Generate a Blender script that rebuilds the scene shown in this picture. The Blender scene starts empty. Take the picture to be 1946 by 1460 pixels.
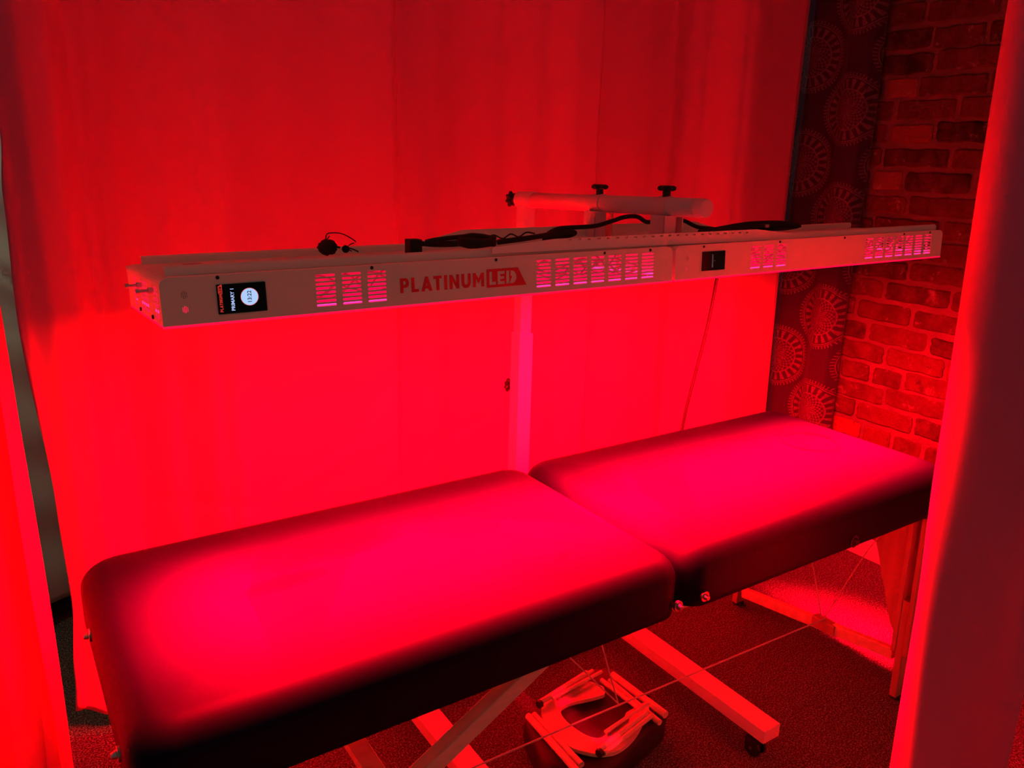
import bpy, bmesh, math, random
from mathutils import Vector, Matrix, Euler
random.seed(7)
S = bpy.context.scene
COL = S.collection
R = math.radians

# ------------------------------------------------------------------ camera
cam_d = bpy.data.cameras.new('camera')
cam = bpy.data.objects.new('camera', cam_d); COL.objects.link(cam)
CP = Vector((-0.06924, -0.91413, 1.39926))
F = Vector((0.53430, 0.80027, -0.27220)).normalized()
RT = Vector((0.83535, -0.54914, 0.02522)).normalized()
UP = RT.cross(F).normalized()
cam.matrix_world = Matrix((
    (RT.x, UP.x, -F.x, CP.x), (RT.y, UP.y, -F.y, CP.y), (RT.z, UP.z, -F.z, CP.z), (0, 0, 0, 1)))
cam_d.sensor_width = 36
cam_d.lens = 36 * 1520.5 / 1946
cam_d.clip_start = 0.02
S.camera = cam

# ------------------------------------------------------------------ world, exposure
w = bpy.data.worlds.new('world'); S.world = w; w.use_nodes = True
w.node_tree.nodes['Background'].inputs[0].default_value = (1.0, 0.93, 0.80, 1)
w.node_tree.nodes['Background'].inputs[1].default_value = 0.06
S.view_settings.view_transform = 'Standard'
S.view_settings.look = 'None'
S.view_settings.exposure = 0.0
S.view_settings.gamma = 1.0
S.view_settings.use_curve_mapping = False

LED = (1.0, 0.0, 0.009)
aisle = bpy.data.lights.new('aisle_fill_light', 'POINT'); aisle.energy = 13; aisle.color = (1.0, .92, .70); aisle.shadow_soft_size = .15  # fill light added to brighten the aisle and grey curtain, no fixture there
aisle_o = bpy.data.objects.new('aisle_fill_light', aisle); COL.objects.link(aisle_o); aisle_o.location = (.45, 1.34, 2.30)
LED_WIDE = 150.0      # W, scattered light of one panel
LED_BEAM = 480.0      # W, lensed light of one panel

# ------------------------------------------------------------------ materials
def mat(name, col, rough=0.6, metal=0.0, spec=0.5, sheen=0.0, emit=None, estr=0.0):
    m = bpy.data.materials.new(name); m.use_nodes = True
    b = m.node_tree.nodes['Principled BSDF']
    b.inputs['Base Color'].default_value = (*col, 1)
    b.inputs['Roughness'].default_value = rough
    b.inputs['Metallic'].default_value = metal
    b.inputs['Specular IOR Level'].default_value = spec
    b.inputs['Sheen Weight'].default_value = sheen
    if emit:
        b.inputs['Emission Color'].default_value = (*emit, 1)
        b.inputs['Emission Strength'].default_value = estr
    return m

class NB:
    """tiny node builder"""
    def __init__(s, m): s.t = m.node_tree; s.m = m
    def n(s, typ, **k):
        nd = s.t.nodes.new(typ)
        for a, v in k.items(): setattr(nd, a, v)
        return nd
    def link(s, a, b): s.t.links.new(a, b)
    def math(s, op, *a):
        nd = s.n('ShaderNodeMath', operation=op)
        for i, v in enumerate(a):
            if isinstance(v, (int, float)): nd.inputs[i].default_value = v
            else: s.link(v, nd.inputs[i])
        return nd.outputs[0]
    def mix(s, f, a, b):
        nd = s.n('ShaderNodeMix', data_type='RGBA')
        for i, v in ((0, f), (6, a), (7, b)):
            if isinstance(v, (int, float)): nd.inputs[i].default_value = v
            elif isinstance(v, tuple): nd.inputs[i].default_value = (*v, 1)
            else: s.link(v, nd.inputs[i])
        return nd.outputs[2]
    def noise(s, scale, detail=2, vec=None, rough=0.5):
        nd = s.n('ShaderNodeTexNoise'); nd.inputs['Scale'].default_value = scale
        nd.inputs['Detail'].default_value = detail; nd.inputs['Roughness'].default_value = rough
        if vec is None:
            vec = s.n('ShaderNodeTexCoord').outputs['Object']
        s.link(vec, nd.inputs['Vector'])
        return nd.outputs['Fac']
    def ramp(s, f, lo, hi):
        nd = s.n('ShaderNodeMapRange'); nd.inputs[1].default_value = lo; nd.inputs[2].default_value = hi
        s.link(f, nd.inputs[0]); return nd.outputs[0]
    def bump(s, h, strength=0.3, dist=0.002):
        nd = s.n('ShaderNodeBump'); nd.inputs['Strength'].default_value = strength
        nd.inputs['Distance'].default_value = dist
        s.link(h, nd.inputs['Height'])
        s.link(nd.outputs[0], s.t.nodes['Principled BSDF'].inputs['Normal'])
    def color(s, c): s.link(c, s.t.nodes['Principled BSDF'].inputs['Base Color'])

M = {}
M['enamel'] = mat('cream_enamel', (.90, .82, .70), .5, spec=.3)
M['enamel_smooth'] = mat('stand_enamel', (.80, .52, .56), .38, spec=.4)
M['ink'] = mat('logo_ink', (.90, .012, .03), .6)
M['black'] = mat('black_plastic', (.008, .007, .007), .5)
M['rubber'] = mat('black_rubber', (.005, .004, .004), .65)
M['glass'] = mat('screen_glass', (.004, .003, .005), .12, spec=.2)
M['steel'] = mat('steel', (.55, .5, .47), .3, metal=1.0)
M['brown_cord'] = mat('brown_cord', (.018, .008, .008), .6)
M['led'] = mat('led_board', (.2, .1, .1), .5, emit=(1, 0, .045), estr=1.3)
M['led_leak'] = mat('leak_glow', (.5, .3, .3), .5, emit=(1, 0, .06), estr=1.1)  # glow standing in for LED light leaking inside the case
M['strip'] = mat('vent_glow', (.5, .3, .3), .5, emit=(1, .02, .22), estr=2.6)  # glow of the added strips behind the vents
M['wire'] = mat('white_wire', (.5, .3, .32), .35)
M['disc'] = mat('timer_disc', (.0, .0, .0), .5, emit=(.42, .62, 1.0), estr=1.0)
M['disc_rim'] = mat('timer_rim', (.0, .0, .0), .5, emit=(.9, .16, .14), estr=.9)
M['glyph'] = mat('screen_text_white', (0, 0, 0), .5, emit=(.45, .6, 1.0), estr=.9)
M['glyph_dim'] = mat('screen_text_dim', (0, 0, 0), .5, emit=(.5, .35, .42), estr=.22)
M['glyph_red'] = mat('screen_logo_red', (0, 0, 0), .5, emit=(.62, .03, .02), estr=.9)
M['strap'] = mat('cable_strap', (.5, .42, .38), .6)

def leather():
    m = mat('black_leather', (.0034, .002, .015), .52, spec=.10)
    b = NB(m)
    n1 = b.noise(900, 3); n2 = b.noise(5, 4)
    st = b.ramp(n2, .56, .75)
    tcx = b.n('ShaderNodeTexCoord').outputs['Object']; sep = b.n('ShaderNodeSeparateXYZ'); b.link(tcx, sep.inputs[0])
    n5 = b.noise(11, 5, None, .65)
    def spot(cx, cy, rx, ry, rot=0):
        dx = b.math('SUBTRACT', sep.outputs[0], cx); dy = b.math('SUBTRACT', sep.outputs[1], cy)
        ca, sa = math.cos(rot), math.sin(rot)
        ex = b.math('DIVIDE', b.math('ADD', b.math('MULTIPLY', dx, ca), b.math('MULTIPLY', dy, sa)), rx)
        ey = b.math('DIVIDE', b.math('SUBTRACT', b.math('MULTIPLY', dy, ca), b.math('MULTIPLY', dx, sa)), ry)
        rr = b.math('ADD', b.math('MULTIPLY', ex, ex), b.math('MULTIPLY', ey, ey))
        return b.ramp(b.math('ADD', rr, b.math('MULTIPLY', b.math('SUBTRACT', n5, .5), 2.2)), 1.1, .2)
    st2 = b.math('MAXIMUM', spot(.42, .42, .17, .05, .05), b.math('MAXIMUM', spot(.78, .17, .030, .007, .35), spot(.30, .34, .09, .025, .1)))
    st = b.math('MINIMUM', 2.0, b.math('ADD', st, b.math('MULTIPLY', st2, 2.2)))
    b.color(b.mix(b.math('MULTIPLY', st, .35), (.0034, .002, .015), (.0012, .001, .005)))
    r = b.math('ADD', .52, b.math('MULTIPLY', n2, .06))
    b.link(r, b.t.nodes['Principled BSDF'].inputs['Roughness'])
    b.bump(n1, .12, .0006)
    return m
M['leather'] = leather()

def fabric(name, col, bumpy=.12):
    m = mat(name, col, .85, spec=.15, sheen=.12)
    b = NB(m)
    n1 = b.noise(1100, 2); n2 = b.noise(9, 4)
    b.bump(b.math('ADD', b.math('MULTIPLY', n1, .25), n2), bumpy, .004)
    return m
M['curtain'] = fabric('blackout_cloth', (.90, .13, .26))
M['curtain_outer'] = fabric('grey_green_cloth', (.38, .70, .54), .3)

def carpet():
    m = mat('loop_carpet', (.1, .09, .08), .95, spec=.1)
    b = NB(m)
    tc = b.n('ShaderNodeTexCoord').outputs['Object']
    n = b.noise(230, 3, tc, .75); n2 = b.noise(40, 3, tc); n3 = b.noise(700, 1, tc)
    f = b.ramp(b.math('ADD', n, b.math('MULTIPLY', b.math('SUBTRACT', n3, .5), .5)), .46, .66)
    c = b.mix(f, (.012, .012, .010), (.36, .33, .27))
    b.color(b.mix(b.math('MULTIPLY', b.ramp(n2, .3, .7), .35), c, (.05, .045, .036)))
    b.bump(n, .9, .004)
    return m
M['carpet'] = carpet()

def brick_mat():
    m = mat('old_brick', (.3, .12, .09), .9, spec=.2)
    b = NB(m)
    at = b.n('ShaderNodeAttribute'); at.attribute_name = 'tone'
    n = b.noise(16, 6, None, .65); n2 = b.noise(70, 4); n3 = b.noise(5.5, 5, None, .7)
    c = b.mix(b.math('MULTIPLY', b.ramp(n, .35, .7), .55), at.outputs['Color'], (.16, .05, .045))
    # lime smears and pale wear left on the faces
    c = b.mix(b.math('MULTIPLY', b.ramp(n3, .60, .68), .35), c, (.45, .36, .32))
    n4 = b.noise(21, 6, None, .7)
    c = b.mix(b.math('MULTIPLY', b.ramp(n4, .62, .70), .4), c, (.38, .27, .24))
    c = b.mix(b.math('MULTIPLY', b.ramp(n4, .38, .33), .8), c, (.05, .02, .02))
    b.color(c)
    b.bump(b.math('ADD', n2, b.math('MULTIPLY', n, 1.5)), .7, .006)
    return m
M['brick'] = brick_mat()
def mortar():
    m = mat('lime_mortar', (.42, .33, .29), .95, spec=.1)
    b = NB(m); n = b.noise(45, 6, None, .7); n2 = b.noise(9, 4)
    b.color(b.mix(n2, (.09, .045, .045), (.22, .12, .11)))
    b.bump(n, .8, .008)
    return m
M['mortar'] = mortar()

def wood(name, c1, c2, axis='X'):
    m = mat(name, c1, .42, spec=.45)
    b = NB(m)
    tc = b.n('ShaderNodeTexCoord').outputs['Object']
    mp = b.n('ShaderNodeMapping'); b.link(tc, mp.inputs[0])
    mp.inputs['Scale'].default_value = {'X': (2, 40, 40), 'Y': (40, 2, 40), 'Z': (40, 40, 2)}[axis]
    n = b.noise(1.0, 5, mp.outputs[0])
    b.color(b.mix(b.ramp(n, .3, .7), c1, c2))
    return m
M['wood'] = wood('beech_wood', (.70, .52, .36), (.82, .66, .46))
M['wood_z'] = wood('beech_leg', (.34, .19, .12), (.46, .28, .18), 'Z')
M['plaster'] = mat('plaster', (.8, .75, .7), .9)
M['dark_wall'] = mat('dark_wall', (.006, .005, .005), .9)
M['skirt'] = mat('painted_skirting', (.6, .5, .46), .6)

def tapestry():
    m = mat('mandala_cloth', (.08, .03, .04), .85, spec=.1, sheen=.1)
    b = NB(m)
    uv = b.n('ShaderNodeUVMap'); uv.uv_map = 'UVMap'
    sx = b.n('ShaderNodeSeparateXYZ'); b.link(uv.outputs[0], sx.inputs[0])
    u, v = sx.outputs[0], sx.outputs[1]
    PU, PV, RAD = .175, .358, .112
    def cell(ou, ov):
        # circle lattice with period (2*PU, PV), origin (ou, ov)
        du = b.math('SUBTRACT', b.math('MODULO', b.math('ADD', b.math('SUBTRACT', u, ou), 20 * PU + PU), 2 * PU), PU)
        dv = b.math('SUBTRACT', b.math('MODULO', b.math('ADD', b.math('SUBTRACT', v, ov), 20 * PV + PV / 2), PV), PV / 2)
        du = b.math('MULTIPLY', du, 1.06)
        r = b.math('DIVIDE', b.math('SQRT', b.math('ADD', b.math('MULTIPLY', du, du), b.math('MULTIPLY', dv, dv))), RAD)
        th = b.math('ARCTAN2', dv, du)
        return r, th
    def pattern(ou, ov):
        r, th = cell(ou, ov)
        def ring(r0, wd): return b.math('LESS_THAN', b.math('ABSOLUTE', b.math('SUBTRACT', r, r0)), wd)
        def wave(n, ph=0): return b.math('SINE', b.math('ADD', b.math('MULTIPLY', th, n), ph))
        def band(a, c): return b.math('MULTIPLY', b.math('GREATER_THAN', r, a), b.math('LESS_THAN', r, c))
        out = ring(.98, .010)
        out = b.math('MAXIMUM', out, ring(.93, .016))
        fringe = b.math('MULTIPLY', band(1.0, 1.08), b.math('GREATER_THAN', wave(64), .45))
        out = b.math('MAXIMUM', out, fringe)
        # arcade of pale posts and dark leaves
        arc = b.math('MULTIPLY', band(.62, .88), b.math('GREATER_THAN', b.math('ADD', wave(22), b.math('MULTIPLY', b.math('SUBTRACT', r, .75), 3.0)), .15))
        out = b.math('MAXIMUM', out, b.math('MULTIPLY', arc, .85))
        out = b.math('MAXIMUM', out, ring(.60, .018))
        lace = b.math('MULTIPLY', b.math('LESS_THAN', r, .58),
            b.math('GREATER_THAN', b.math('MULTIPLY', wave(22, 1.0), b.math('SINE', b.math('MULTIPLY', r, 44))), -.05))
        out = b.math('MAXIMUM', out, b.math('MULTIPLY', lace, .7))
        petals = b.math('MULTIPLY', b.math('LESS_THAN', r, .34),
            b.math('GREATER_THAN', b.math('ADD', wave(8), b.math('MULTIPLY', r, -2.5)), -.5))
        out = b.math('MAXIMUM', out, b.math('MULTIPLY', petals, .5))
        return out
    p = b.math('MAXIMUM', pattern(.875, 1.585), pattern(.875 + PU, 1.585 + PV / 2))
    n = b.noise(260, 3)
    p = b.math('MULTIPLY', p, b.ramp(n, .22, .6))
    b.color(b.mix(p, (.038, .012, .040), (.19, .08, .11)))
    return m
M['tapestry'] = tapestry()

# ------------------------------------------------------------------ mesh helpers
def link_mesh(name, bm, m, parent=None, smooth=False, bevel=0):
    me = bpy.data.meshes.new(name)
    bmesh.ops.recalc_face_normals(bm, faces=bm.faces)
    bm.to_mesh(me); bm.free()
    o = bpy.data.objects.new(name, me); COL.objects.link(o)
    if m: me.materials.append(m)
    if smooth:
        for p in me.polygons: p.use_smooth = True
    if bevel:
        md = o.modifiers.new('bevel', 'BEVEL'); md.width = bevel; md.segments = 2
        md.limit_method = 'ANGLE'; md.angle_limit = R(40)
    if parent: o.parent = parent
    return o
def thing(name, label, cat, loc=(0, 0, 0), rot=(0, 0, 0), group=None):
    o = bpy.data.objects.new(name, None); COL.objects.link(o)
    o.empty_display_size = .05
    o.location = loc; o.rotation_euler = rot
    tag(o, label, cat, group); return o
def tag(o, label, cat, group=None):
    o['label'] = label; o['category'] = cat
    if group: o['group'] = group
    return o
def struct(o): o['kind'] = 'structure'; return o

def box(bm, c, s, rot=None):
    """centre, full size"""
    mt = Matrix.Translation(c)
    if rot is not None: mt = mt @ rot.to_4x4()
    mt = mt @ Matrix.Diagonal((s[0], s[1], s[2], 1))
    bmesh.ops.create_cube(bm, size=1, matrix=mt)
def beam(bm, a, b, wd, th, up=(0, 0, 1)):
    a = Vector(a); b = Vector(b); x = (b - a).normalized(); y = Vector(up).cross(x).normalized(); z = x.cross(y)
    rot = Matrix((x, y, z)).transposed()
    box(bm, (a + b) / 2, ((b - a).length, wd, th), rot)
def cyl(bm, a, b, r, r2=None, seg=24):
    a = Vector(a); b = Vector(b); d = b - a
    rot = d.to_track_quat('Z', 'Y').to_matrix().to_4x4()
    bmesh.ops.create_cone(bm, cap_ends=True, segments=seg, radius1=r, radius2=r if r2 is None else r2,
        depth=d.length, matrix=Matrix.Translation((a + b) / 2) @ rot)
def smoothpath(pts, n=8):
    pts = [Vector(p) for p in pts]; out = []
    for i in range(len(pts) - 1):
        p0 = pts[max(i - 1, 0)]; p1 = pts[i]; p2 = pts[i + 1]; p3 = pts[min(i + 2, len(pts) - 1)]
        for k in range(n):
            t = k / n
            out.append(.5 * ((2 * p1) + (p2 - p0) * t + (2 * p0 - 5 * p1 + 4 * p2 - p3) * t * t + (3 * p1 - p0 - 3 * p2 + p3) * t ** 3))
    out.append(pts[-1]); return out
def tube(bm, pts, r, seg=10, sm=8):
    pts = smoothpath(pts, sm) if sm else [Vector(p) for p in pts]
    rings = []; prev = None
    for i, p in enumerate(pts):
        t = (pts[min(i + 1, len(pts) - 1)] - pts[max(i - 1, 0)]).normalized()
        if prev is None:
            n = t.orthogonal().normalized()
        else:
            n = (prev - t * prev.dot(t)).normalized()
        prev = n; bi = t.cross(n)
        rr = r[min(i * len(r) // len(pts), len(r) - 1)] if isinstance(r, (list, tuple)) else r
        rings.append([bm.verts.new(p + (n * math.cos(2 * math.pi * k / seg) + bi * math.sin(2 * math.pi * k / seg)) * rr) for k in range(seg)])
    for a, b in zip(rings, rings[1:]):
        for k in range(seg): bm.faces.new((a[k], a[(k + 1) % seg], b[(k + 1) % seg], b[k]))
    bm.faces.new(rings[0][::-1]); bm.faces.new(rings[-1])
def flat(name, loops, th, m, parent=None, frame=None, bevel=0):
    """plate filled from 2D loops (even-odd holes), thickness th centred, mapped by frame (Matrix 4x4)"""
    cu = bpy.data.curves.new(name, 'CURVE'); cu.dimensions = '2D'; cu.fill_mode = 'BOTH'
    cu.extrude = th / 2; cu.bevel_depth = bevel; cu.bevel_resolution = 2
    for lp in loops:
        sp = cu.splines.new('POLY'); sp.points.add(len(lp) - 1)
        for q, (x, y) in zip(sp.points, lp): q.co = (x, y, 0, 1)
        sp.use_cyclic_u = True
    tmp = bpy.data.objects.new(name + '_c', cu); COL.objects.link(tmp)
    bpy.context.view_layer.update()
    me = bpy.data.meshes.new_from_object(tmp.evaluated_get(bpy.context.evaluated_depsgraph_get()))
    bpy.data.objects.remove(tmp)
    me.name = name; me.materials.clear(); me.materials.append(m)
    if frame is not None: me.transform(frame)
    o = bpy.data.objects.new(name, me); COL.objects.link(o)
    if parent: o.parent = parent
    return o
def frame(o, x, y):
    x = Vector(x).normalized(); y = Vector(y).normalized(); z = x.cross(y); o = Vector(o)
    return Matrix(((x.x, y.x, z.x, o.x), (x.y, y.y, z.y, o.y), (x.z, y.z, z.z, o.z), (0, 0, 0, 1)))
def rect(x0, y0, x1, y1, r=0, n=5):
    if r <= 0: return [(x0, y0), (x1, y0), (x1, y1), (x0, y1)]
    out = []
    for cx, cy, a in ((x1 - r, y0 + r, -90), (x1 - r, y1 - r, 0), (x0 + r, y1 - r, 90), (x0 + r, y0 + r, 180)):
        for k in range(n + 1):
            t = R(a + 90 * k / n); out.append((cx + r * math.cos(t), cy + r * math.sin(t)))
    return out
def circ(cx, cy, r, n=20, ry=None):
    return [(cx + r * math.cos(2 * math.pi * k / n), cy + (ry or r) * math.sin(2 * math.pi * k / n)) for k in range(n)]
def text(name, s, size, m, parent, fr, bold=0.0, th=.0003):
    cu = bpy.data.curves.new(name, 'FONT'); cu.body = s; cu.size = size; cu.offset = bold; cu.extrude = th / 2
    cu.align_x = 'CENTER'; cu.align_y = 'CENTER'
    tmp = bpy.data.objects.new(name + '_c', cu); COL.objects.link(tmp)
    bpy.context.view_layer.update()
    me = bpy.data.meshes.new_from_object(tmp.evaluated_get(bpy.context.evaluated_depsgraph_get()))
    bpy.data.objects.remove(tmp)
    me.materials.clear(); me.materials.append(m); me.transform(fr)
    o = bpy.data.objects.new(name, me); COL.objects.link(o); o.parent = parent
    return o
def interp(knots, x):
    if x <= knots[0][0]: return knots[0][1]
    for (a, va), (b, vb) in zip(knots, knots[1:]):
        if x <= b:
            t = (x - a) / (b - a); t = t * t * (3 - 2 * t); return va + (vb - va) * t
    return knots[-1][1]
def sheet(name, fn, nu, nv, m, parent=None, thick=.0015, uvfn=None):
    """fn(i/nu, j/nv) -> point"""
    bm = bmesh.new(); g = []; uvl = bm.loops.layers.uv.new('UVMap') if uvfn else None
    for j in range(nv + 1):
        g.append([bm.verts.new(fn(i / nu, j / nv)) for i in range(nu + 1)])
    for j in range(nv):
        for i in range(nu):
            f = bm.faces.new((g[j][i], g[j][i + 1], g[j + 1][i + 1], g[j + 1][i])); f.smooth = True
            if uvl:
                for lp, (a, b) in zip(f.loops, ((i, j), (i + 1, j), (i + 1, j + 1), (i, j + 1))):
                    lp[uvl].uv = uvfn(a / nu, b / nv)
    me = bpy.data.meshes.new(name); bm.to_mesh(me); bm.free(); me.materials.append(m)
    o = bpy.data.objects.new(name, me); COL.objects.link(o)
    if thick:
        md = o.modifiers.new('cloth', 'SOLIDIFY'); md.thickness = thick; md.offset = 0
    if parent: o.parent = parent
    return o

# ------------------------------------------------------------------ the room
XW = 2.55         # inner face of the brick end wall
bm = bmesh.new(); box(bm, (.6, .2, -.05), (5.2, 4.8, .1)); struct(link_mesh('floor', bm, M['carpet']))
bm = bmesh.new(); box(bm, (1.3, .1, 2.65), (2.7, 1.9, .1)); struct(link_mesh('ceiling', bm, M['plaster']))
bm = bmesh.new(); box(bm, (.6, 1.78, 1.3), (3.9, .1, 2.6)); struct(link_mesh('wall_back', bm, M['dark_wall']))

def brick_wall():
    bm = bmesh.new(); tl = bm.loops.layers.color.new('tone')
    rnd = random.Random(21)
    box(bm, (XW + .06, .5, 1.3), (.10, 2.6, 2.6))
    for f in bm.faces: f.material_index = 1
    course = .0748; z = .055; k = 0
    tones = [(.34, .13, .10), (.28, .10, .08), (.22, .075, .065), (.42, .20, .15), (.30, .12, .10), (.13, .05, .05), (.48, .30, .25), (.25, .09, .08)]
    wts = [5, 6, 5, 3, 5, 2.2, .8, 5]
    while z < 2.58:
        y = -.75 + rnd.uniform(-.2, 0)
        while y < 1.7:
            ln = rnd.choice([.215, .215, .215, .205, .225, .105, .15]) * rnd.uniform(.95, 1.05)
            h = course - .014 + rnd.uniform(-.004, .003)
            y0, y1 = y, min(y + ln, 1.72); z0 = z + rnd.uniform(-.003, .003) + .004 * math.sin(y * 3 + k); z1 = z0 + h
            y += ln + .013 + rnd.uniform(-.003, .004)
            if y1 < -.05: continue
            d = rnd.uniform(.002, .009)
            # irregular rounded face outline, bowed slightly
            t = rnd.choices(tones, wts)[0]; f0 = rnd.uniform(.85, 1.15); t = tuple(c * f0 for c in t)
            cy = (y0 + y1) / 2; cz = (z0 + z1) / 2; hy = (y1 - y0) / 2; hz = h / 2
            ring = []; rc = rnd.uniform(.004, .012)
            cor = ((hy - rc, -hz + rc, -90), (hy - rc, hz - rc, 0), (-hy + rc, hz - rc, 90), (-hy + rc, -hz + rc, 180))
            for q, (px, pz, an) in enumerate(cor):
                for a in (an, an + 45, an + 90): ring.append((px + rc * math.cos(R(a)), pz + rc * math.sin(R(a))))
                ex, ez, ea = cor[(q + 1) % 4]
                e = (ex + rc * math.cos(R(ea)), ez + rc * math.sin(R(ea))); st = ring[-1]; m = 3 if q in (0, 2) else 9
                if q in (0, 2): m = 3
                for w_ in range(1, m): ring.append((st[0] + (e[0] - st[0]) * w_ / m, st[1] + (e[1] - st[1]) * w_ / m))
            p1, p2 = rnd.uniform(0, 6), rnd.uniform(0, 6); am = rnd.uniform(.0006, .0024)
            ring = [(cy + a + am * math.sin(b * 190 + p1) + rnd.uniform(-.0009, .0009), cz + b + am * math.sin(a * 62 + p2) + rnd.uniform(-.0011, .0011)) for a, b in ring]
            n = len(ring)
            base = [bm.verts.new((XW + .012, a, b)) for a, b in ring]
            mid = [bm.verts.new((XW + .012 - d * .75, a, b)) for a, b in ring]
            top = [bm.verts.new((XW + .010 - d, cy + (a - cy) * (1 - .006 / hy), cz + (b - cz) * (1 - .004 / hz))) for a, b in ring]
            fs = []
            for A, B in ((base, mid), (mid, top)):
                for q in range(n): fs.append(bm.faces.new((A[q], A[(q + 1) % n], B[(q + 1) % n], B[q])))
            inn = [bm.verts.new((XW + .010 - d, cy + (v.co.y - cy) * .75, cz + (v.co.z - cz) * .7)) for v in top]
            ctr = bm.verts.new((XW + .010 - d, cy, cz))
            for q in range(n):
                fs.append(bm.faces.new((top[q], top[(q + 1) % n], inn[(q + 1) % n], inn[q]))); fs.append(bm.faces.new((inn[q], inn[(q + 1) % n], ctr)))
            for f in fs:
                f.material_index = 0
                for lp in f.loops: lp[tl] = (*t, 1)
        z += course; k += 1
    o = link_mesh('wall_right', bm, M['brick']); o.data.materials.append(M['mortar'])
    return struct(o)
brick_wall()
bm = bmesh.new(); box(bm, (XW - .012, .7, .032), (.016, 2.0, .064)); box(bm, (XW - .009, .7, .07), (.010, 2.0, .014))
struct(link_mesh('baseboard_right', bm, M['skirt'], bevel=.002))

# ------------------------------------------------------------------ curtains
CK = [(-.03, .070), (.0, .045), (.05, .015), (.09, .010), (.14, .060), (.18, .085), (.28, .045), (.37, -.005), (.41, -.020), (.52, .005), (.66, .02),
      (.83, .0), (.853, .020), (.95, .035), (1.06, .062), (1.18, .045), (1.30, .010), (1.40, -.022), (1.475, -.020), (1.492, .014),
      (1.62, .012), (1.80, .030), (1.885, .060), (1.95, .045), (2.06, -.010), (2.10, -.018), (2.22, -.005), (2.37, .0), (2.415, .020), (2.43, .030)]
def crease(x, z, x0, z0, wx, wz, amp, slope=0):
    dz = z - z0 - slope * (x - x0)
    return amp * math.exp(-((x - x0) / wx) ** 2) * math.exp(-(dz / wz) ** 2)
def back_curtain(u, v):
    z = .018 + v * 2.55
    xl = interp([(0, -.018), (.12, -.010), (.35, .006), (.6, .002), (1.04, -.020), (1.3, -.014), (1.42, -.004), (2.5, .0)], z)
    x = xl + u * (2.43 - xl)
    k = .55 + .45 * (1 - v)
    y = 1.0 + interp(CK, x) * (.75 + .4 * math.sin(v * 2.2 + .4))
    y += .010 * math.sin(x * 5.1 + v * 1.7) + .006 * math.sin(x * 13 + v * 3.1 + 1) * k
    y += .012 * math.sin(v * 4 + x * 2) * (1 - v)
    y += crease(x, z, .40, 1.56, .07, .006, .006) + crease(x, z, .30, 1.62, .12, .008, .004, -.2)
    y += crease(x, z, .24, 1.44, .22, .008, -.004) + crease(x, z, 1.93, 1.66, .05, .010, .008, .3)
    y += crease(x, z, 2.05, 1.73, .12, .007, .004, .1) + crease(x, z, 1.50, 1.83, .1, .006, .004)
    y += crease(x, z, 1.1, .62, .3, .012, .004, .35) + crease(x, z, .62, .58, .2, .012, -.004, .4)
    y += crease(x, z, 1.62, .66, .12, .010, .005, -.35) + crease(x, z, .30, .55, .2, .010, .005, -.15)
    # lower left corner sags and lifts
    zz = z + .05 * max(0, 1 - abs(x - .0) / .12) * max(0, 1 - v * 6)
    return (x, y, zz)
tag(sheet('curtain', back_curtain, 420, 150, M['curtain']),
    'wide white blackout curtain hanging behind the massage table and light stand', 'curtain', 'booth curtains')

def side_curtain(u, v):
    # short return panel at the left end of the booth, its leading edge nearest the table
    z = .03 + v * 2.45
    path = [(-.075, .815), (-.052, .835), (-.060, .860), (-.095, .868), (-.13, .850), (-.165, .855), (-.20, .885), (-.235, .885), (-.26, .855), (-.265, .80), (-.245, .74),
            (-.25, .67), (-.275, .60), (-.25, .52), (-.255, .44), (-.28, .36), (-.26, .32)]
    t = u * (len(path) - 1); i = min(int(t), len(path) - 2); f = t - i
    def P(k): return Vector(path[max(0, min(k, len(path) - 1))])
    p0, p1, p2, p3 = P(i - 1), P(i), P(i + 1), P(i + 2)
    q = .5 * ((2 * p1) + (p2 - p0) * f + (2 * p0 - 5 * p1 + 4 * p2 - p3) * f * f + (3 * p1 - p0 - 3 * p2 + p3) * f ** 3)
    x, y = q.x + .004 * math.sin(v * 7), q.y
    if z < .9:
        k = (.9 - z) / .9
        x += .012 * k * math.sin(u * 60 + 1.2 + z * 4) * (1 - u)
    z += .012 * math.sin(u * 40)
    return (x, y, z)
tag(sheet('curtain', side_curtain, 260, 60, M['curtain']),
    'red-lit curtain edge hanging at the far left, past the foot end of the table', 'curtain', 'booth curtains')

def right_curtain(u, v):
    z = .025 + v * 2.5
    path = [(1.50, -.145), (1.42, -.165), (1.37, -.188), (1.345, -.203), (1.337, -.222), (1.348, -.240), (1.375, -.252), (1.41, -.260), (1.45, -.270), (1.49, -.285), (1.53, -.31), (1.57, -.325)]
    t = u * (len(path) - 1); i = min(int(t), len(path) - 2); f = t - i
    def P(k): return Vector(path[max(0, min(k, len(path) - 1))])
    p0, p1, p2, p3 = P(i - 1), P(i), P(i + 1), P(i + 2)
    q = .5 * ((2 * p1) + (p2 - p0) * f + (2 * p0 - 5 * p1 + 4 * p2 - p3) * f * f + (3 * p1 - p0 - 3 * p2 + p3) * f ** 3)
    lean = (1.05 - z) * .052
    wob = .006 * math.sin(z * 5 + u * 9)
    x = q.x + lean * 1.0 + wob + (-.010 * math.exp(-((z - .82) / .16) ** 2) * math.exp(-((u - .16) / .06) ** 2))
    return (x, q.y + wob, z)
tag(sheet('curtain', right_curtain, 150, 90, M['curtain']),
    'curtain in the near right foreground, red on its inner edge and brown on its fold', 'curtain', 'booth curtains')

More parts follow.
